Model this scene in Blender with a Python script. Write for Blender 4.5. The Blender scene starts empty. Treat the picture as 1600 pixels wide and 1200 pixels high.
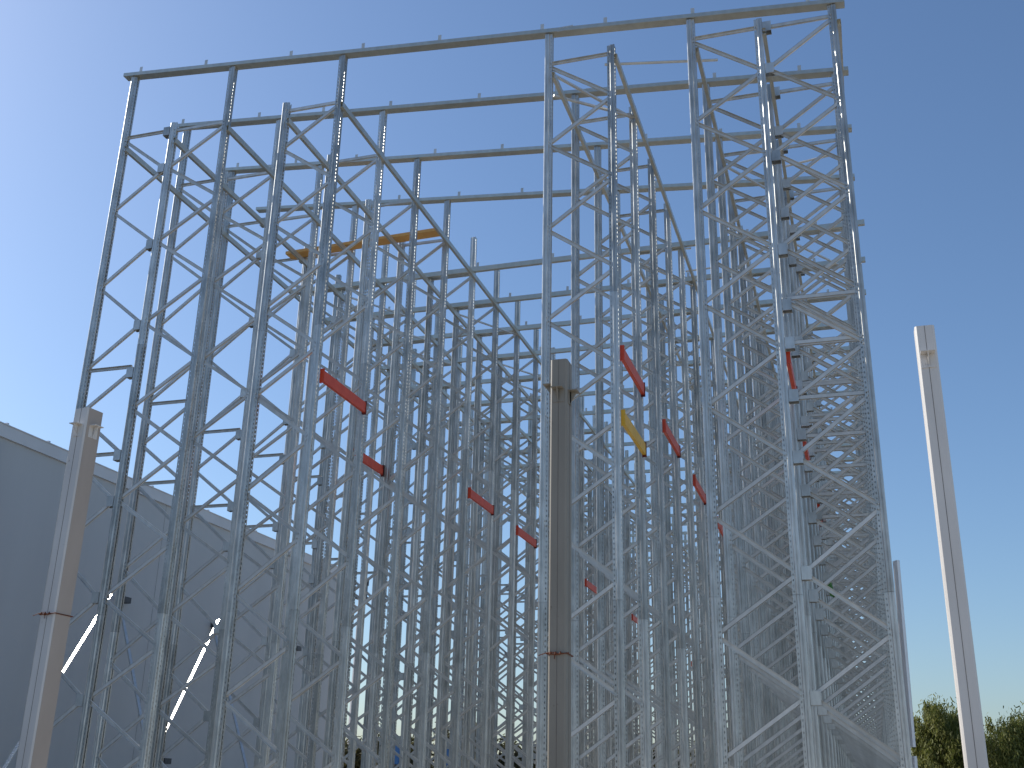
import bpy, math, random
from mathutils import Vector, Matrix
R = math.radians
random.seed(7)
scene = bpy.context.scene
COL = scene.collection

# ------------------------------------------------------------------ camera
F_PX = 1709.2
cam_d = bpy.data.cameras.new('camera')
cam = bpy.data.objects.new('camera', cam_d); COL.objects.link(cam)
right = Vector((0.95437, 0.297902, 0.020771)); fwd = Vector((-0.286205, 0.892609, 0.348334)); up = Vector((0.085229, -0.338384, 0.93714))
m = Matrix((right, up, -fwd)).transposed().to_4x4(); m.translation = (0, 0, 1.6)
cam.matrix_world = m
cam_d.sensor_width = 36; cam_d.sensor_fit = 'HORIZONTAL'; cam_d.lens = F_PX / 1600 * 36
cam_d.clip_start = 0.05; cam_d.clip_end = 4000
scene.camera = cam

# ------------------------------------------------------------------ sky, sun, exposure
SUN_EL = 35.0
SUN_AZ = -80.0          # degrees clockwise from +Y (negative = to the left)
world = bpy.data.worlds.new("World"); scene.world = world; world.use_nodes = True
nt = world.node_tree; bg = nt.nodes['Background']
sky = nt.nodes.new('ShaderNodeTexSky'); sky.sky_type = 'NISHITA'; sky.sun_disc = False
sky.sun_elevation = R(SUN_EL); sky.sun_rotation = R(SUN_AZ)
sky.air_density = 1.2; sky.dust_density = 1.35; sky.ozone_density = 6.0; sky.altitude = 300
nt.links.new(sky.outputs[0], bg.inputs[0]); bg.inputs[1].default_value = 0.142
sun_d = bpy.data.lights.new('sun', 'SUN'); sun_d.energy = 4.6; sun_d.angle = R(0.5); sun_d.color = (1.0, 0.95, 0.87)
sun = bpy.data.objects.new('sun', sun_d); COL.objects.link(sun)
sd = Vector((math.sin(R(SUN_AZ)) * math.cos(R(SUN_EL)), math.cos(R(SUN_AZ)) * math.cos(R(SUN_EL)), math.sin(R(SUN_EL))))
sun.rotation_euler = sd.to_track_quat('Z', 'Y').to_euler()
scene.view_settings.view_transform = 'Standard'; scene.view_settings.look = 'None'
scene.view_settings.exposure = 0.0; scene.view_settings.gamma = 1.0
scene.render.engine = 'CYCLES'

# ------------------------------------------------------------------ materials
def new_mat(name):
    mt = bpy.data.materials.new(name); mt.use_nodes = True
    return mt, mt.node_tree, mt.node_tree.nodes['Principled BSDF']
def noise(nt, scale, detail=4, obj=True, stretch=None):
    tc = nt.nodes.new('ShaderNodeTexCoord'); n = nt.nodes.new('ShaderNodeTexNoise')
    n.inputs['Scale'].default_value = scale; n.inputs['Detail'].default_value = detail
    if stretch:
        mp = nt.nodes.new('ShaderNodeMapping'); mp.inputs['Scale'].default_value = stretch
        nt.links.new(tc.outputs['Object'], mp.inputs[0]); nt.links.new(mp.outputs[0], n.inputs['Vector'])
    else: nt.links.new(tc.outputs['Object'], n.inputs['Vector'])
    return n
def ramp(nt, src, stops):
    r = nt.nodes.new('ShaderNodeValToRGB'); e = r.color_ramp.elements
    e[0].position, e[0].color = stops[0][0], (*stops[0][1], 1)
    e[1].position, e[1].color = stops[-1][0], (*stops[-1][1], 1)
    for p, c in stops[1:-1]:
        k = e.new(p); k.color = (*c, 1)
    nt.links.new(src, r.inputs[0]); return r
def galv(name, dark, light, metal, rough, spread=0.12):
    mt, nt, b = new_mat(name)
    n = noise(nt, 9, 5, stretch=(1, 1, 0.35)); oi = nt.nodes.new('ShaderNodeObjectInfo')
    add = nt.nodes.new('ShaderNodeMath'); add.operation = 'MULTIPLY_ADD'
    nt.links.new(oi.outputs['Random'], add.inputs[0]); add.inputs[1].default_value = 0.38
    sub = nt.nodes.new('ShaderNodeMath'); sub.operation = 'SUBTRACT'; nt.links.new(n.outputs[0], sub.inputs[0]); sub.inputs[1].default_value = 0.18
    nt.links.new(sub.outputs[0], add.inputs[2])
    rp = ramp(nt, add.outputs[0], [(0.15, dark), (0.85, light)])
    nt.links.new(rp.outputs[0], b.inputs['Base Color'])
    b.inputs['Metallic'].default_value = metal
    n2 = noise(nt, 30, 3)
    mr = nt.nodes.new('ShaderNodeMapRange'); nt.links.new(n2.outputs[0], mr.inputs[0])
    mr.inputs['From Min'].default_value = .3; mr.inputs['From Max'].default_value = .7
    mr.inputs['To Min'].default_value = rough - 0.06; mr.inputs['To Max'].default_value = rough + 0.1
    nt.links.new(mr.outputs[0], b.inputs['Roughness'])
    return mt
def painted(name, c0, c1, rough=0.5, metal=0.0, scale=6, stretch=None, stains=None):
    mt, nt, b = new_mat(name)
    n = noise(nt, scale, 6, stretch=stretch)
    rp = ramp(nt, n.outputs[0], [(0.3, c0), (0.7, c1)])
    out = rp.outputs[0]
    if stains:
        n2 = noise(nt, stains[0], 8); r2 = ramp(nt, n2.outputs[0], [(stains[1], (0, 0, 0)), (stains[1] + 0.06, (1, 1, 1))])
        mx = nt.nodes.new('ShaderNodeMix'); mx.data_type = 'RGBA'
        nt.links.new(r2.outputs[0], mx.inputs[0]); nt.links.new(out, mx.inputs[6]); mx.inputs[7].default_value = (*stains[2], 1); out = mx.outputs[2]
    nt.links.new(out, b.inputs['Base Color'])
    b.inputs['Roughness'].default_value = rough; b.inputs['Metallic'].default_value = metal
    return mt
M_UP = galv('galvanised_upright', (0.32, 0.325, 0.31), (0.68, 0.685, 0.66), 0.68, 0.36)
M_BR = galv('galvanised_brace', (0.50, 0.495, 0.47), (0.70, 0.69, 0.66), 0.45, 0.42)
M_RAIL = galv('galvanised_rail', (0.50, 0.485, 0.42), (0.64, 0.625, 0.55), 0.7, 0.34)
M_SHINY = galv('bright_new_galvanising', (0.75, 0.75, 0.74), (0.88, 0.88, 0.87), 0.6, 0.22)
M_NEWZ = galv('pale_new_steel', (0.70, 0.69, 0.69), (0.85, 0.84, 0.84), 0.35, 0.40)
M_RED = painted('red_beam_paint', (0.58, 0.055, 0.02), (0.68, 0.085, 0.035), 0.4, stains=(14, 0.68, (0.35, 0.10, 0.07)))
M_REDD = painted('beam_connector_dark_red', (0.10, 0.012, 0.008), (0.16, 0.02, 0.012), 0.5)
M_YEL = painted('yellow_beam_paint', (0.72, 0.42, 0.03), (0.80, 0.50, 0.05), 0.4, stains=(14, 0.66, (0.45, 0.25, 0.05)))
M_ORG = painted('orange_plank_paint', (0.66, 0.33, 0.09), (0.76, 0.42, 0.13), 0.55)
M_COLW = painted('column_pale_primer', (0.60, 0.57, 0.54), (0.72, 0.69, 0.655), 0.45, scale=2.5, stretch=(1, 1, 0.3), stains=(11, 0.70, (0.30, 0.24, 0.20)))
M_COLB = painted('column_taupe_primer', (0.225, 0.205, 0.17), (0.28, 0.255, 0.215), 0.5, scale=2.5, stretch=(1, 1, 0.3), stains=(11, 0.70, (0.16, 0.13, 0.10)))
M_COLSHADE = painted('column_painted_shade_tan', (0.40, 0.335, 0.285), (0.48, 0.41, 0.355), 0.5, scale=2.5, stretch=(1, 1, 0.3))  # brown shade of the left column's right face, put into the colour
M_SEAM = painted('weld_seam', (0.12, 0.10, 0.09), (0.2, 0.17, 0.15), 0.6)
M_RUST = painted('rusty_wire', (0.10, 0.03, 0.015), (0.22, 0.07, 0.03), 0.8)
M_DARK = painted('dark_metal', (0.04, 0.04, 0.045), (0.07, 0.07, 0.075), 0.5)
M_WALL = painted('warehouse_wall_panel', (0.47, 0.455, 0.44), (0.52, 0.505, 0.49), 0.55, scale=0.5, stretch=(1, 1, 0.15))
M_FASC = painted('warehouse_fascia', (0.60, 0.585, 0.585), (0.68, 0.665, 0.665), 0.6, scale=0.7)
M_GRN = painted('green_netting', (0.05, 0.16, 0.04), (0.08, 0.24, 0.06), 0.8)
M_BLUE = painted('blue_plastic', (0.03, 0.12, 0.32), (0.05, 0.18, 0.42), 0.5)
M_BARK = painted('bark', (0.07, 0.05, 0.035), (0.13, 0.10, 0.07), 0.9)
M_GROUND = painted('dry_ground', (0.42, 0.36, 0.28), (0.52, 0.46, 0.37), 0.95, scale=0.6, stains=(0.15, 0.58, (0.34, 0.30, 0.23)))
M_CONC = painted('concrete_slab', (0.46, 0.42, 0.36), (0.56, 0.52, 0.46), 0.85, scale=0.8, stains=(0.9, 0.6, (0.30, 0.27, 0.23)))
def leafmat(name, a, b_, c):
    mt, nt, b = new_mat(name)
    g = nt.nodes.new('ShaderNodeNewGeometry')
    rp = ramp(nt, g.outputs['Random Per Island'], [(0.0, a), (0.5, b_), (1.0, c)])
    nt.links.new(rp.outputs[0], b.inputs['Base Color']); b.inputs['Roughness'].default_value = 0.65
    tr = nt.nodes.new('ShaderNodeBsdfTranslucent'); nt.links.new(rp.outputs[0], tr.inputs[0])
    mx = nt.nodes.new('ShaderNodeMixShader'); mx.inputs[0].default_value = 0.4
    nt.links.new(b.outputs[0], mx.inputs[1]); nt.links.new(tr.outputs[0], mx.inputs[2])
    nt.links.new(mx.outputs[0], nt.nodes['Material Output'].inputs[0])
    return mt
M_LEAF = leafmat('pepper_tree_leaf', (0.10, 0.12, 0.025), (0.18, 0.20, 0.045), (0.30, 0.29, 0.09))
M_LEAF2 = leafmat('far_leaf', (0.05, 0.05, 0.02), (0.10, 0.095, 0.035), (0.16, 0.14, 0.06))

# ------------------------------------------------------------------ helpers
class MB:
    def __init__(s): s.v = []; s.f = []
    def add(s, vs, fs):
        n = len(s.v); s.v += [tuple(p) for p in vs]; s.f += [tuple(i + n for i in f) for f in fs]; return s
    def box(s, x0, x1, y0, y1, z0, z1, skip=()):
        vs = [(x0, y0, z0), (x1, y0, z0), (x1, y1, z0), (x0, y1, z0), (x0, y0, z1), (x1, y0, z1), (x1, y1, z1), (x0, y1, z1)]
        fs = {'b': (3, 2, 1, 0), 't': (4, 5, 6, 7), 'f': (0, 1, 5, 4), 'r': (1, 2, 6, 5), 'k': (2, 3, 7, 6), 'l': (3, 0, 4, 7)}
        return s.add(vs, [f for k, f in fs.items() if k not in skip])
    def bar(s, a, b, w, h, upv=(0, 0, 1)):
        a = Vector(a); b = Vector(b); d = (b - a).normalized(); u = Vector(upv)
        sd_ = d.cross(u)
        if sd_.length < 1e-4: sd_ = d.cross(Vector((1, 0, 0)))
        sd_.normalize(); u = sd_.cross(d).normalized()
        vs = []
        for p in (a, b):
            for i, j in ((-1, -1), (1, -1), (1, 1), (-1, 1)): vs.append(p + sd_ * (w / 2 * i) + u * (h / 2 * j))
        return s.add(vs, [(3, 2, 1, 0), (4, 5, 6, 7), (0, 1, 5, 4), (1, 2, 6, 5), (2, 3, 7, 6), (3, 0, 4, 7)])
    def chan(s, a, b, w, h, t=0.004, upv=(0, 0, 1), lip=True):
        """C channel between a and b: back plate of height h, two flanges of width w"""
        a = Vector(a); b = Vector(b); d = (b - a).normalized(); u = Vector(upv)
        sd_ = d.cross(u).normalized(); u = sd_.cross(d).normalized()
        pr = [(w, h / 2 - 0.014), (w, h / 2), (0, h / 2), (0, -h / 2), (w, -h / 2), (w, -h / 2 + 0.014)]
        if not lip: pr = pr[1:5]
        for k in range(len(pr) - 1):
            p, q = pr[k], pr[k + 1]
            e = Vector((q[0] - p[0], q[1] - p[1])).normalized(); nx, ny = -e.y * t, e.x * t
            vs = []
            for o in (a, b):
                for (x, y) in (p, q, (q[0] + nx, q[1] + ny), (p[0] + nx, p[1] + ny)): vs.append(o - sd_ * x * -1 + u * y)
            s.add(vs, [(3, 2, 1, 0), (4, 5, 6, 7), (0, 1, 5, 4), (1, 2, 6, 5), (2, 3, 7, 6), (3, 0, 4, 7)])
        return s
    def tube(s, pts, r, n=6, cap=True):
        pts = [Vector(p) for p in pts]; rings = []
        rr = r if isinstance(r, (list, tuple)) else [r] * len(pts)
        for i, p in enumerate(pts):
            d = (pts[min(i + 1, len(pts) - 1)] - pts[max(i - 1, 0)]).normalized()
            x = d.cross(Vector((0, 0, 1)));
            if x.length < 1e-3: x = d.cross(Vector((1, 0, 0)))
            x.normalize(); y = d.cross(x)
            rings.append([p + (x * math.cos(2 * math.pi * k / n) + y * math.sin(2 * math.pi * k / n)) * rr[i] for k in range(n)])
        vs = [v for g in rings for v in g]; fs = []
        for i in range(len(pts) - 1):
            for k in range(n): fs.append((i * n + k, i * n + (k + 1) % n, (i + 1) * n + (k + 1) % n, (i + 1) * n + k))
        if cap: fs += [tuple(range(n))[::-1], tuple((len(pts) - 1) * n + k for k in range(n))]
        return s.add(vs, fs)
    def mesh(s, name, mat):
        me = bpy.data.meshes.new(name); me.from_pydata(s.v, [], s.f); me.materials.append(mat); me.update(); return me
def link(name, me, parent=None, loc=None):
    o = bpy.data.objects.new(name, me); COL.objects.link(o)
    if parent: o.parent = parent
    if loc is not None: o.location = loc
    return o
def empty(name, loc=(0, 0, 0)):
    o = bpy.data.objects.new(name, None); COL.objects.link(o); o.location = loc; o.empty_display_size = 0.3; return o
def tag(o, label, cat, group=None):
    o['label'] = label; o['category'] = cat; o['kind'] = 'thing'
    if group: o['group'] = group
    return o
def copy_tree(o, parent=None):
    c = o.copy(); COL.objects.link(c)
    if parent: c.parent = parent
    for ch in list(kids.get(o.name, [])): copy_tree(ch, c)
    return c
kids = {}
def part(name, me, parent, loc=(0, 0, 0)):
    o = link(name, me, parent, loc); kids.setdefault(parent.name, []).append(o); return o
ORD = ['first', 'second', 'third', 'fourth', 'fifth', 'sixth', 'seventh', 'eighth', 'ninth', 'tenth', 'eleventh', 'twelfth', 'thirteenth',
       'fourteenth', 'fifteenth', 'sixteenth', 'seventeenth', 'eighteenth', 'nineteenth', 'twentieth', 'twenty-first', 'twenty-second',
       'twenty-third', 'twenty-fourth', 'twenty-fifth', 'twenty-sixth']

# ------------------------------------------------------------------ layout
NROW = 26
Y0, PITCH = 15.0, 1.82
def row(i): return Y0 + PITCH * (i - 1)
XC = dict(A=-12.73, B=-11.65, C=-10.52, D=-9.27, E=-8.2, F=-4.27, G=-3.19, H=-1.85, I=-0.77, J=0.38)
def roof_z(x): return 13.43 - 0.0935 * (x - 0.36)

# ------------------------------------------------------------------ ground
g = MB(); g.add([(-900, -300, 0), (900, -300, 0), (900, 2500, 0), (-900, 2500, 0)], [(0, 1, 2, 3)])
o = link('ground', g.mesh('ground', M_GROUND)); o['kind'] = 'structure'
g = MB(); g.box(-14.5, 2.2, 13.2, row(NROW) + 2, 0.004, 0.16)
o = link('floor_slab', g.mesh('floor_slab', M_CONC)); o['kind'] = 'structure'

# ------------------------------------------------------------------ rack upright
HP = 0.075
def upright_mesh(name, z0, z1, sc=1.0):
    half = [(-.13, .013), (-.13, .043), (-.086, .043), (-.074, .060), (-.050, .060), (-.045, .053), (-.039, .053), (-.034, .060), (-.014, .060), (-.004, .056), (0, .048), (0, .024), (-.012, .015)]
    P = [(x, -y) for x, y in half] + half[::-1]
    holes = {1: (.014, .026, 0), 23: (.014, .026, 0), 10: (.014, .034, 0), 14: (.014, .034, .5)}
    b = MB()
    P = [((x + .065) * sc, y * sc) for x, y in P]
    L = z1 - z0
    def q(a, c, za, zb): b.add([(a[0], a[1], za), (c[0], c[1], za), (c[0], c[1], zb), (a[0], a[1], zb)], [(0, 1, 2, 3)])
    for k in range(len(P) - 1):
        a, c = P[k], P[k + 1]
        if k not in holes: q(a, c, z0, z1); continue
        hw, hh, ph = holes[k]
        l = math.hypot(c[0] - a[0], c[1] - a[1]); t0 = .5 - hw / 2 / l; t1 = .5 + hw / 2 / l
        m0 = (a[0] + (c[0] - a[0]) * t0, a[1] + (c[1] - a[1]) * t0); m1 = (a[0] + (c[0] - a[0]) * t1, a[1] + (c[1] - a[1]) * t1)
        q(a, m0, z0, z1); q(m1, c, z0, z1)
        z = z0; zz = z0 + HP * (.5 + ph)
        while zz + hh < z1:
            q(m0, m1, z, zz - hh / 2); z = zz + hh / 2; zz += HP
        q(m0, m1, z, z1)
    return b.mesh(name, M_UP)
SEG = [(0.0, 4.10), (4.106, 8.80), (8.806, None)]
seg_cache = {}
def upright_parts(parent, dx, facing, top):
    """three bolted lengths of one perforated upright; facing=+1: web towards +X"""
    for k, (a, b) in enumerate(SEG):
        b = top if b is None else b
        key = (k, round(b, 2))
        if key not in seg_cache: seg_cache[key] = upright_mesh('upright', a, b, (1.01, 1.005, 1.0)[k])
        o = part('upright', seg_cache[key], parent, (dx, 0, 0))
        if facing < 0: o.rotation_euler = (0, 0, math.pi)
    b = MB(); b.box(-.11, .11, -.10, .10, 0.16, 0.172).box(-.078, .078, -.068, .068, .172, .26, skip=('t', 'b'))
    part('base_plate', b.mesh('base_plate', M_UP), parent, (dx, 0, 0))

# zig-zag nodes, tall post (T) and short post (S)
ZREG = [('T', 13.13, 'S', 12.42), ('S', 12.36, 'T', 11.65), ('T', 11.58, 'S', 10.88), ('S', 10.82, 'T', 10.08), ('T', 10.0, 'S', 9.27), ('S', 9.2, 'T', 8.48),
        ('T', 8.41, 'S', 7.67), ('S', 7.6, 'T', 6.87), ('T', 6.80, 'S', 6.04), ('S', 5.98, 'T', 5.27), ('T', 5.2, 'S', 4.42), ('S', 4.36, 'T', 3.63),
        ('T', 3.56, 'S', 2.84), ('S', 2.78, 'T', 2.05), ('T', 1.98, 'S', 1.24), ('S', 1.18, 'T', 0.45)]
ZA = [e for e in ZREG if e[1] > 8.45 or e[1] < 6.9]
ZA = [e for e in ZA if e[1] < 6.9 or e[1] > 8.5] + [('S', 8.33, 'T', 7.63), ('T', 7.57, 'S', 6.86)]
def brace_mesh(p, q):
    b = MB(); b.chan((p[0], -.014, p[1]), (q[0], -.014, q[1]), .036, .060, lip=False)
    b.box(p[0] - .008, p[0] + .008, -.055, .050, p[1] - .008, p[1] + .008)
    b.box(q[0] - .008, q[0] + .008, -.055, .050, q[1] - .008, q[1] + .008)
    return b.mesh('brace', M_BR)
def bracket_mesh(xa, xb, z):
    b = MB(); b.box(min(xa, xb), max(xa, xb), -.050, .050, z - .105, z + .075, skip=('b', 't'))
    b.box(min(xa, xb), max(xa, xb), -.062, -.051, z - .105, z + .075).box(min(xa, xb), max(xa, xb), .051, .062, z - .105, z + .075)
    return b.mesh('spacer_bracket', M_UP)
def make_frame(kind, xt, xs, bracket=False, extra=(), coarse=False):
    """xt tall post x, xs short post x; bracket: short side ends in spacer brackets instead of a post"""
    base = (xt + xs) / 2
    root = empty('upright_frame' if not bracket else 'outer_leg_frame', (base, 0, 0))
    tx, sx = xt - base, xs - base
    side = 1 if xs > xt else -1
    top = roof_z(xt) - 0.05
    upright_parts(root, tx, -side, top)
    if not bracket: upright_parts(root, sx, side, 13.36)
    se = sx - side * .02 if not bracket else sx - side * .13
    te = tx + side * .03
    zz = ZA if bracket else ZREG
    segs = []
    for (a, za, b_, zb) in zz:
        pa = (te if a == 'T' else se, za); pb = (te if b_ == 'T' else se, zb); segs.append((pa, pb))
    for z in (13.2,) + tuple(extra): segs.append(((te, z), (se, z)))
    if coarse:
        b = MB()
        for p, q in segs: b.chan((p[0], -.014, p[1]), (q[0], -.014, q[1]), .036, .060, lip=False)
        part('lacing', b.mesh('lacing', M_BR), root)
    else:
        for i, (p, q) in enumerate(segs):
            part('brace' if i < len(zz) else 'strut', brace_mesh(p, q), root)
    if bracket:
        xa, xb = sx - side * .20, sx - side * .067
        nodes = sorted({round((e[1] if e[0] == 'S' else e[3]), 1) for e in zz} | {13.2} | {round(z, 1) for z in extra})
        ns = []
        for z in nodes:
            if not ns or z - ns[-1] > .25: ns.append(z)
        if coarse:
            b = MB()
            for z in ns: b.box(min(xa, xb), max(xa, xb), -.06, .06, z - .105, z + .075, skip=('b', 't'))
            part('spacer_bracket', b.mesh('spacer_bracket', M_UP), root)
        else:
            for z in ns: part('spacer_bracket', bracket_mesh(xa, xb, z), root)
    return root
LINES = [('A', 'A', 'B', True, (8.4, 6.82), 'single outer leg at the far left edge', 'outer legs along the left side of the rack'),
         ('BC', 'C', 'B', False, (), 'frame just inside the far left outer leg', 'frames just inside the left outer legs'),
         ('DE', 'E', 'D', False, (), 'frame left of the wide middle gap', 'frames on the left of the wide middle gap'),
         ('FG', 'F', 'G', False, (), 'frame right of the wide middle gap', 'frames on the right of the wide middle gap'),
         ('HI', 'H', 'I', False, (), 'frame just inside the far right outer leg', 'frames just inside the right outer legs'),
         ('J', 'J', 'I', True, (8.4, 7.7, 6.86), 'single outer leg at the far right edge', 'outer legs along the right side of the rack')]
NEAR = 13
for key, t, s, brk, extra, text, grp in LINES:
    proto = make_frame(key, XC[t], XC[s], brk, extra, False)
    proto_far = make_frame(key, XC[t], XC[s], brk, extra, True)
    for i in range(1, NROW + 1):
        o = proto if i == 1 else (proto_far if i == NEAR + 1 else copy_tree(proto if i <= NEAR else proto_far))
        o.location.y = row(i)
        tag(o, 'galvanised laced %s, %s' % (text, 'nearest the camera' if i == 1 else ('the very last at the back' if i == NROW else ORD[i - 1] + ' one back')), 'rack frame', grp)

# ------------------------------------------------------------------ rails across the tops
CLX = [-12.46, -10.86, -9.26, -7.66, -6.04, -4.38, -3.15, -1.56, 0.03]
def rail(i):
    sloped = i <= 4
    xa = -12.97 - (0.06 * (i - 1)); xb = 0.56 + 0.02 * i if sloped else 0.80
    if not sloped: xa = -12.95
    b = MB()
    if sloped:
        zc = lambda x: roof_z(x) + 0.0
        ya, yb, h = -.085, .085, .075
        def slab(y0, y1, dz0, dz1):
            b.add([(xa, y0, zc(xa) + dz0), (xb, y0, zc(xb) + dz0), (xb, y1, zc(xb) + dz0), (xa, y1, zc(xa) + dz0),
                   (xa, y0, zc(xa) + dz1), (xb, y0, zc(xb) + dz1), (xb, y1, zc(xb) + dz1), (xa, y1, zc(xa) + dz1)],
                  [(3, 2, 1, 0), (4, 5, 6, 7), (0, 1, 5, 4), (1, 2, 6, 5), (2, 3, 7, 6), (3, 0, 4, 7)])
        slab(ya, ya + .005, -h / 2, h / 2); slab(ya + .005, yb, -h / 2, -h / 2 + .005); slab(ya + .005, yb, h / 2 - .005, h / 2)
        slab(yb - .005, yb, -h / 2 + .005, -h / 2 + .03)
    else:
        zc = lambda x: 13.25; h = .115
        b.box(xa, xb, -.165, -.160, 13.25 - h / 2, 13.25 + h / 2); b.box(xa, xb, -.160, -.075, 13.25 - h / 2, 13.25 - h / 2 + .005)
        b.box(xa, xb, -.160, -.075, 13.25 + h / 2 - .005, 13.25 + h / 2)
    o = link('roof_rail', b.mesh('roof_rail', M_RAIL), None, (0, row(i), 0))
    n = ORD[i - 1]
    tag(o, ('sloping roof rail capping the %s row of tall posts' if sloped else 'level roof rail clamped below the post tops of the %s row') % n, 'steel rail',
        'roof rails across the rows of posts')
    if i <= 12:
        yc = -.08 if sloped else -.16
        for k, x in enumerate(CLX):
            x = x - (0.12 * ((i * 7 + k) % 3)) + (0.0 if i == 1 else -0.12)
            z = zc(x) + h / 2
            c = MB(); c.box(x - .03, x + .03, yc, yc + .006, z, z + .11); c.box(x - .03, x + .03, yc + .006, yc + .06, z, z + .004)
            c.add([(x - .022, yc + .004, z + .004), (x - .022, yc + .05, z + .004), (x - .022, yc + .004, z + .08), (x - .018, yc + .004, z + .004), (x - .018, yc + .05, z + .004), (x - .018, yc + .004, z + .08)],
                  [(0, 1, 2), (5, 4, 3), (0, 3, 4, 1), (1, 4, 5, 2), (2, 5, 3, 0)])
            part('cleat', c.mesh('cleat', M_BR), o)
    if sloped:
        c = MB(); x = XC['F'] + .30; z = roof_z(x)
        c.box(x - .14, x + .14, -.083, -.0765, z - .035, z + .05)
        for k in (-.09, -.03, .03, .09): c.box(x + k - .009, x + k + .009, -.094, -.084, z + .01, z + .028)
        part('splice_plate', c.mesh('splice_plate', M_BR), o)
for i in range(1, NROW + 1): rail(i)

# ------------------------------------------------------------------ tie beams running back along every post line
TIEX = {c: (.08 if c in 'ABDFH' else .075) for c in 'ABCDEFGHIJ'}
WORDS = dict(A='far left', B='second from left', C='third from left', D='fourth from left', E='fifth from left', F='fifth from right', G='fourth from right', H='third from right', I='second from right', J='far right')
for c in 'ABCDEFGHIJ':
    z = 12.93 if c in 'ABDFH' else (13.0 if c in 'CJ' else 13.08)
    cuts = {'C': [1, 2, 6, 10, 14, 18, 22, 26]}.get(c, [1, 5, 9, 13, 17, 21, 26])
    for k in range(len(cuts) - 1):
        ya = row(cuts[k]) + (-.09 if k == 0 else .02); yb = row(cuts[k + 1]) + .015
        x = XC[c] + TIEX[c]
        b = MB(); b.chan((x + .04, ya, z), (x + .04, yb, z), -.05, .105, lip=True)
        o = link('tie_beam', b.mesh('tie_beam', M_RAIL))
        tag(o, 'tie beam high along the %s post line, %s length back' % (WORDS[c], ORD[k]), 'tie beam', 'tie beams along the post lines')

# ------------------------------------------------------------------ plan bracing and loose tubes near the top
def plan(name, pts, label, grp=None, r=.022, square=True):
    b = MB()
    if square: b.bar(pts[0], pts[1], r * 2, r * 1.6)
    else: b.tube(pts, r, 8)
    tag(link(name, b.mesh(name, M_BR)), label, 'brace', grp)
k = 0
for (a, c, bays, nm) in (('F', 'G', (1, 5, 6, 9, 12), 'right of the wide middle gap'), ('D', 'E', (6, 8, 9), 'left of the wide middle gap'), ('B', 'C', (5, 6, 7), 'inside the left outer legs'), ('I', 'J', (3, 5, 7), 'beside the right outer legs'), ('H', 'I', (3, 6), 'inside the right outer legs')):
    for i in bays:
        plan('plan_brace', [(XC[a], row(i) + .08, 13.10), (XC[c], row(i + 1) - .05, 13.10)], 'flat diagonal brace near the top %s, %s bay back' % (nm, ORD[i - 1]), 'flat diagonal braces near the rack top')
plan('plan_brace', [(XC['F'] - .1, 15.66, 13.06), (XC['G'] + .1, 16.72, 13.06)], 'second flat brace crossing the first behind the front pair right of the gap', 'flat diagonal braces near the rack top')
LT = [((-3.42, 15.52, 13.42), (-1.53, 15.92, 13.42), 'loose steel tube lying across the top of the nearest right frames'),
      ((-3.85, 22.5, 13.36), (-3.0, 22.6, 13.36), 'short loose tube across the fifth frame right of the gap'),
      ((-3.3, 23.75, 13.36), (-2.7, 23.72, 13.36), 'short loose tube across the sixth frame right of the gap'),
      ((-1.5, 18.85, 13.32), (-0.95, 18.88, 13.32), 'stubby loose tube above the third right frame'),
      ((-0.7, 19.5, 13.30), (0.25, 19.3, 13.30), 'slanting loose tube by the right edge behind the third row')]
for a, c, lab in LT: plan('loose_tube', [a, c], lab, 'loose tubes lying near the rack top', r=.024, square=False)

# ------------------------------------------------------------------ coloured pallet beams (each spans one bay)
def pallet_beam(x, i0, z, mat, label, name='pallet_beam', sgn=1, h=.185, drop=0.0):
    root = empty(name, (x, row(i0), 0)); L = PITCH
    b = MB(); b.box(-.022, .022, .085, L - .085, z - h / 2, z + h / 2); b.box(-.022 * 1 - .012, -.022, .085, L - .085, z - h / 2, z + h * .12) if sgn > 0 else b.box(.022, .034, .085, L - .085, z - h / 2, z + h * .12)
    part('beam', b.mesh('beam', mat), root)
    for y, m_ in ((.078, mat), (L - .078, M_REDD)):
        c = MB(); c.box(-.034, .034, y - .006, y + .006, z - h / 2 - .035, z + h / 2 + .03); c.box(-.034, -.028, y - .04, y + .04, z - h / 2 - .035, z + h / 2 + .03) if sgn > 0 else c.box(.028, .034, y - .04, y + .04, z - h / 2 - .035, z + h / 2 + .03)
        part('end_connector', c.mesh('end_connector', m_), root)
    tag(root, label, 'pallet beam', 'short red pallet beams hung in single bays' if mat is M_RED else None)
off = .09
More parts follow.
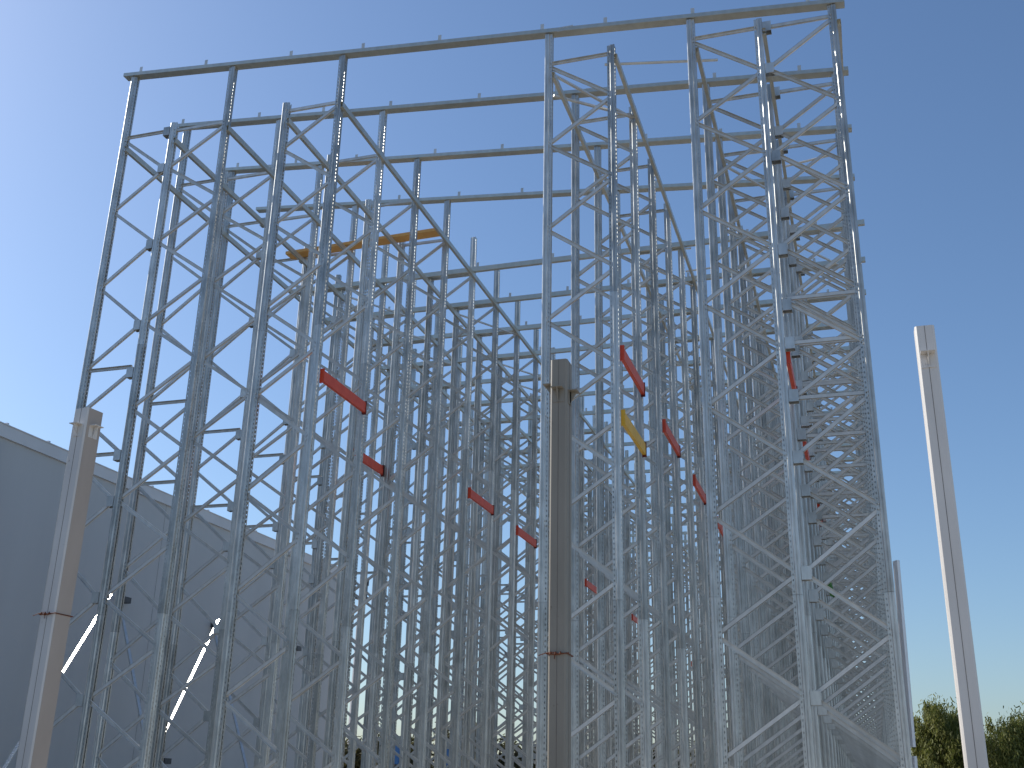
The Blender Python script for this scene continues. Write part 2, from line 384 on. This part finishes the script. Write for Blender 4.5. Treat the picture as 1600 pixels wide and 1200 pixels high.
for c, i0, z, lab in [('E', 1, 7.93, 'red beam in the front bay left of the wide gap, largest red one'),
                      ('D', 3, 7.86, 'red beam in the third bay, just right of and below the largest'),
                      ('E', 5, 7.82, 'red beam in the fifth bay on the left edge of the wide gap'),
                      ('E', 7, 7.78, 'red beam in the seventh bay on the left edge of the wide gap'),
                      ('G', 1, 7.83, 'steep red beam in the front bay directly above the yellow beam'),
                      ('G', 3, 7.84, 'red beam in the third bay to the right of the yellow beam'),
                      ('G', 5, 7.80, 'red beam in the fifth bay right of the yellow beam'),
                      ('G', 7, 7.76, 'red beam in the seventh bay right of the yellow beam'),
                      ('I', 1, 7.55, 'red beam between the first right outer legs, seen almost end on'),
                      ('I', 3, 7.45, 'red beam between the third and fourth right outer legs'),
                      ('I', 6, 7.6, 'small red beam deep behind the right outer legs'),
                      ('E', 11, 7.74, 'small red beam right beside the middle column near its wire'),
                      ('E', 15, 7.74, 'tiny red beam far back in the fifteenth bay by the gap'),
                      ('E', 21, 7.6, 'tiny red beam far back in the twenty-first bay by the gap'),
                      ('E', 23, 7.6, 'tiny red beam farthest back in the twenty-third bay')]:
    sg = 1 if c in 'EGI' else -1
    pallet_beam(XC[c] + sg * off, i0, z, M_RED, lab, sgn=sg)
pallet_beam(XC['G'] + off, 1, 6.80, M_YEL, 'single yellow beam in the front bay below the steep red beam')
# orange plank laid across the tie beams
b = MB(); b.bar((-12.05, 20.26, 13.22), (-8.18, 20.10, 13.22), .28, .07); b.box(-12.05, -12.03, 20.13, 20.38, 13.20, 13.26)
tag(link('orange_plank', b.mesh('orange_plank', M_ORG)), 'long orange plank laid flat across the tie beams on the left', 'plank')

# ------------------------------------------------------------------ steel box columns in the foreground
def column(x, y, w, d, top, rot, mat, label, seats, wire_z=None, shade_mat=None):
    root = empty('steel_column', (x, y, 0)); root.rotation_euler = (0, 0, R(rot))
    b = MB(); c = .02
    pf = [(-w / 2 + c, -d / 2), (w / 2 - c, -d / 2), (w / 2, -d / 2 + c), (w / 2, d / 2 - c), (w / 2 - c, d / 2), (-w / 2 + c, d / 2), (-w / 2, d / 2 - c), (-w / 2, -d / 2 + c)]
    vs = [(px, py, 0) for px, py in pf] + [(px, py, top) for px, py in pf]
    b.add(vs, [(k, (k + 1) % 8, 8 + (k + 1) % 8, 8 + k) for k in range(8)] + [tuple(range(8, 16))])
    part('shaft', b.mesh('shaft', mat), root)
    if shade_mat:
        k_ = MB(); k_.box(w / 2 + .001, w / 2 + .004, -d / 2 + c, d / 2 - c, .02, top - .004); part('painted_shade_side', k_.mesh('painted_shade_side', shade_mat), root)  # added thin sheet whose darker colour paints the shaded side of the shaft
    s = MB(); s.box(-.0025, .0025, -d / 2 - .0025, -d / 2 + .001, 0, top - .002); s.box(w / 2 - .001, w / 2 + .0025, -.0025, .0025, 0, top - .002)
    part('weld_seam', s.mesh('weld_seam', M_SEAM), root)
    p = MB(); p.box(-.2, .2, -.2, .2, 0, .02); part('base_plate', p.mesh('base_plate', mat), root)
    for (side, z, sw) in seats:
        t = MB(); e = .11; hh = .17
        def put(x0, x1, y0, y1, z0, z1): t.box(x0, x1, y0, y1, z0, z1)
        # built facing -Y then turned
        put(-sw / 2, sw / 2, -e, 0, z - .010, z); put(-.006, .006, -e * .2, 0, z - hh, z - .010)
        t.add([(-.006, 0, z - hh), (-.006, -e * .9, z - .010), (-.006, 0, z - .010), (.006, 0, z - hh), (.006, -e * .9, z - .010), (.006, 0, z - .010)], [(0, 1, 2), (5, 4, 3), (0, 3, 4, 1)])
        put(-sw / 2, sw / 2, -.008, 0, z - hh, z - .010)
        ang = {'f': 0, 'r': math.pi / 2, 'l': -math.pi / 2}[side]; ds = d / 2 if side == 'f' else w / 2
        o_ = part('beam_seat', t.mesh('beam_seat', mat), root)
        o_.rotation_euler = (0, 0, ang)
        o_.location = {'f': (0, -ds, 0), 'r': (ds, 0, 0), 'l': (-ds, 0, 0)}[side]
    if wire_z:
        q = MB(); r_ = .007; z = wire_z; X1, Y1 = w / 2 + .012, d / 2 + .012
        q.tube([(-X1, -Y1, z), (0, -Y1, z - .012), (X1, -Y1, z + .005), (X1, Y1, z), (-X1, Y1, z), (-X1, -Y1, z)], r_, 5)
        q.tube([(-X1 - .09, -Y1 - .01, z - .02), (-X1, -Y1 - .008, z + .006), (-w * .2, -Y1 - .012, z + .012), (w * .1, -Y1 - .012, z - .004), (X1 + .03, -Y1 - .01, z + .004)], r_ * .8, 5)
        for kx in (-.32, -.05, .22): q.tube([(w * kx - .015, -Y1 - .012, z - .016), (w * kx, -Y1 - .02, z + .004), (w * kx + .015, -Y1 - .012, z - .006), (w * kx, -Y1 - .014, z + .018)], .009, 5)
        q.tube([(-.02, -Y1 - .006, z), (-.022, -Y1 - .006, z - .06)], .005, 4)
        part('rusty_wire_tie', q.mesh('rusty_wire_tie', M_RUST), root)
    tag(root, label, 'steel column'); return root
column(-10.03, 12.0, .25, .29, 6.44, -7, M_COLW, 'pale steel column at the left with a sunlit front and rusty wire round it', [('f', 6.20, .14), ('r', 6.20, .16)], 3.62, M_COLSHADE)
column(-3.22, 12.0, .205, .26, 6.50, 0, M_COLB, 'dark taupe steel column in the middle standing before the rack', [('f', 6.12, .14), ('l', 6.22, .16), ('r', 6.12, .16)], 3.02)
column(0.94, 12.0, .205, .20, 6.50, 0, M_COLW, 'pale steel column standing alone at the right against the sky', [('f', 6.17, .15)], None)

# ------------------------------------------------------------------ odd bright channel hanging on the right outer legs
for (xa, za, xb, zb, lab) in ((.56, 2.35, .60, 5.22, 'short bright channel hanging outside the right outer legs'), (.54, .30, .56, 2.22, 'lower channel hanging just below the bright one at the right')):
    b = MB(); b.chan((xa, row(3), za), (xb, row(3), zb), .05, .13, upv=(.45, -.89, 0), t=.006)
    tag(link('side_channel', b.mesh('side_channel', M_NEWZ)), lab, 'steel channel')
# green netting scrap
b = MB(); vs = []
for iy in range(5):
    for ix in range(4): vs.append((-.05 + ix * .03 + .015 * iy, .02 * math.sin(ix * 2.1 + iy), -.07 * iy - .02 * ix * (iy > 2)))
fs = [(iy * 4 + ix, iy * 4 + ix + 1, (iy + 1) * 4 + ix + 1, (iy + 1) * 4 + ix) for iy in range(4) for ix in range(3)]
b.add(vs, fs); o = link('green_net_scrap', b.mesh('green_net_scrap', M_GRN), None, (-.50, row(4) - .12, 5.25)); tag(o, 'scrap of green netting caught on the right legs', 'netting')

# ------------------------------------------------------------------ neighbouring warehouse
wh = empty('warehouse', (-30, 40, 0))
WY0, WY1, WX0 = -62, 21.3, -40
b = MB(); b.box(WX0, 0, WY0, WY1, 0, 13.55); part('wall', b.mesh('wall', M_WALL), wh)
b = MB(); b.box(WX0 - .1, .10, WY0 - .1, WY1 + .1, 13.55, 14.02); part('fascia', b.mesh('fascia', M_FASC), wh)
b = MB(); b.box(WX0 - .12, .13, WY0 - .12, WY1 + .12, 14.02, 14.06); part('coping', b.mesh('coping', M_FASC), wh)
b = MB(); b.box(-.02, .10, -.05, .05, 14.06, 14.13); me = b.mesh('coping_clip', M_FASC)
for k in range(19): part('coping_clip', me, wh, (0, -20 + k * 2.3, 0))
b = MB(); b.box(.002, .006, 0, .012, 0, 13.55); me = b.mesh('panel_joint', M_SEAM)
for k in range(14): part('panel_joint', me, wh, (0, WY0 + 4 + k * 6, 0))
for y, z in ((-.3, 8.85), (7.0, 8.8), (4.1, 2.5), (15.2, 8.7)):
    b = MB(); b.box(.0, .35, y - .25, y + .25, z - .12, z + .12).box(0, .12, y - .1, y + .1, z - .3, z - .12); part('wall_light', b.mesh('wall_light', M_DARK), wh)
tag(wh, 'large plain grey warehouse with a pale roof edge on the left', 'warehouse')
props = [((-29.98, 39.68, 8.65), (-26.5, 37.27, 3.94), 'dull raking prop falling right below the first wall light'),
         ((-29.98, 47.0, 8.66), (-26.5, 43.97, 4.37), 'dull raking prop falling right below the second wall light')]
for p, q, lab in props:
    p = Vector(p); q = Vector(q); d = q - p; foot = p + d * (p.z / -d.z)
    b = MB(); b.bar(p + d.normalized() * .1, foot, .10, .10); pr_ = link('raking_prop', b.mesh('raking_prop', M_BR)); tag(pr_, lab, 'prop', 'raking props against the warehouse wall')
for top, bot, lab in (((-13.4, 17.23, 4.59), (-13.4, 16.44, 3.37), 'glaring sunlit flat stay beside the left column, before the grey wall'),
                      ((-13.4, 20.99, 4.67), (-13.4, 19.66, 2.47), 'glaring sunlit flat stay farther from the left column, before the grey wall')):
    p = Vector(top); q = Vector(bot); d = (p - q).normalized(); foot = q - d * ((q.z - .02) / d.z); p = p + d * .35
    mid = (p + q) / 2; vw = (Vector((0, 0, 1.6)) - mid).normalized(); h = (vw + sd).normalized(); h = (h - d * h.dot(d)).normalized()
    b = MB(); b.bar(foot, p, .085, .012, upv=h); b.box(foot.x - .08, foot.x + .08, foot.y - .08, foot.y + .08, .004, .016)
    tag(link('flat_stay', b.mesh('flat_stay', M_SHINY)), lab, 'steel stay', 'flat steel stays beside the left legs')

# ------------------------------------------------------------------ distant mast
mast = empty('antenna_mast', (-41.75, 88, 0))
b = MB(); b.tube([(0, 0, 0), (0, 0, 19.4)], [.35, .14], 8); part('pole', b.mesh('pole', M_FASC), mast)
b = MB(); b.box(-.4, .75, -.3, .3, 17.05, 17.2); part('platform', b.mesh('platform', M_DARK), mast)
b = MB()
for dx, z0, z1, w_ in ((.28, 17.25, 18.0, .07), (.52, 17.2, 18.35, .09), (.40, 17.9, 18.9, .05), (.62, 18.2, 18.7, .08)): b.box(dx - w_, dx + w_, -.1, .1, z0, z1)
part('antenna', b.mesh('antenna', M_DARK), mast)
tag(mast, 'distant dark antennas on a mast platform glimpsed through the left posts', 'mast')

# ------------------------------------------------------------------ trees
def crown_mesh(blobs, n, leaf, droop, mat, rng):
    b = MB()
    tot = [c[3] * c[5] for c in blobs]
    for c, wt in zip(blobs, tot):
        cx, cy, cz, rx, ry, rz = c
        for _ in range(int(n * wt / sum(tot))):
            p = Vector((cx + rng.gauss(0, .5) * rx, cy + rng.gauss(0, .5) * ry, cz + rng.gauss(0, .5) * rz))
            if p.z < .4: continue
            l = leaf * rng.uniform(.6, 1.8); w = l * .3
            d = Vector((rng.uniform(-1, 1), rng.uniform(-1, 1), rng.uniform(-1, .9) - droop)).normalized()
            s_ = d.cross(Vector((rng.uniform(-1, 1), rng.uniform(-1, 1), rng.uniform(-1, 1)))).normalized()
            b.add([p - s_ * w * .5, p + s_ * w * .5, p + d * l + s_ * w * .3, p + d * l - s_ * w * .3], [(0, 1, 2, 3)])
    return b.mesh('crown', mat)
def tree(x, y, h, rx, label, n, leaf, droop, mat, seed, grp, nb=70):
    rng = random.Random(seed)
    root = empty('tree', (x, y, 0))
    t = MB(); t.tube([(0, 0, 0), (.1, 0, h * .25), (-.05, .1, h * .5), (.1, 0, h * .8)], [.035 * h, .028 * h, .018 * h, .006 * h], 8)
    blobs = []
    lob = [(rng.uniform(-.5, .5) * rx, rng.uniform(-.5, .5) * rx, rng.uniform(.72, 1.0) * h, rng.uniform(.35, .6) * rx) for _ in range(5)]
    for k in range(nb):
        lx, ly, lt, lr = lob[k % len(lob)]
        zz = lt * (1 - rng.random() ** 1.6 * .85) - .25
        flare = lr * (1.35 - .75 * (zz / lt) ** 3)
        a = rng.uniform(0, 6.28); rr = flare * math.sqrt(rng.random())
        s_ = rng.uniform(.10, .26) * rx
        blobs.append((lx + rr * math.cos(a), ly + rr * math.sin(a), zz, s_, s_, s_ * rng.uniform(1.0, 2.4)))
        if k < 14: t.tube([(0, 0, h * .22 + zz * .2), (blobs[-1][0] * .5, blobs[-1][1] * .5, zz * .75), blobs[-1][:3]], [.012 * h, .007 * h, .003 * h], 5)
    for k in range(nb // 4):
        lx, ly, lt, lr = lob[k % len(lob)]; a = rng.uniform(0, 6.28)
        blobs.append((lx + lr * 1.1 * math.cos(a), ly + lr * 1.1 * math.sin(a), lt * rng.uniform(.5, 1.02), .07 * rx, .07 * rx, .16 * rx))
    part('trunk', t.mesh('trunk', M_BARK), root)
    part('crown', crown_mesh(blobs, n, leaf, droop, mat, rng), root)
    tag(root, label, 'tree', grp); return root
tree(3.35, 62, 5.95, 2.0, 'bushy green tree left of the right-hand column, feathery top', 46000, .125, 1.2, M_LEAF, 3, 'trees behind the right column')
tree(6.9, 60, 5.6, 2.5, 'broad green tree right of the right-hand column', 48000, .125, 1.2, M_LEAF, 5, 'trees behind the right column')
tree(4.95, 64, 5.4, 1.4, 'small tree showing just right of the right-hand column', 18000, .125, 1.2, M_LEAF, 8, 'trees behind the right column')
rng = random.Random(11)
for k in range(16):
    az = -26 + k * 1.6; d = 92 + rng.uniform(-8, 10)
    tree(math.sin(R(az)) * d, math.cos(R(az)) * d, rng.uniform(3.8, 6.6), rng.uniform(2.2, 3.2), 'distant low tree seen between the posts, %s from the left' % ORD[k], 3500, .35, .1, M_LEAF2, 40 + k, 'distant trees behind the rack', nb=30)
for k, (az, d) in enumerate(((-23.3, 84), (-20.7, 84))):
    x, y = math.sin(R(az)) * d, math.cos(R(az)) * d
    tk = empty('water_tank', (x, y, 0))
    b = MB(); b.tube([(0, 0, 3.2), (0, 0, 4.5), (0, 0, 4.8)], [.7, .7, .3], 16); part('tank', b.mesh('tank', M_BLUE), tk)
    b = MB()
    for sx in (-.5, .5):
        for sy in (-.5, .5): b.box(sx - .05, sx + .05, sy - .05, sy + .05, 0, 3.2)
    part('stand', b.mesh('stand', M_DARK), tk)
    tag(tk, ('left' if k == 0 else 'right') + ' one of two small blue tanks far behind the rack', 'water tank', 'blue tanks far behind the rack')
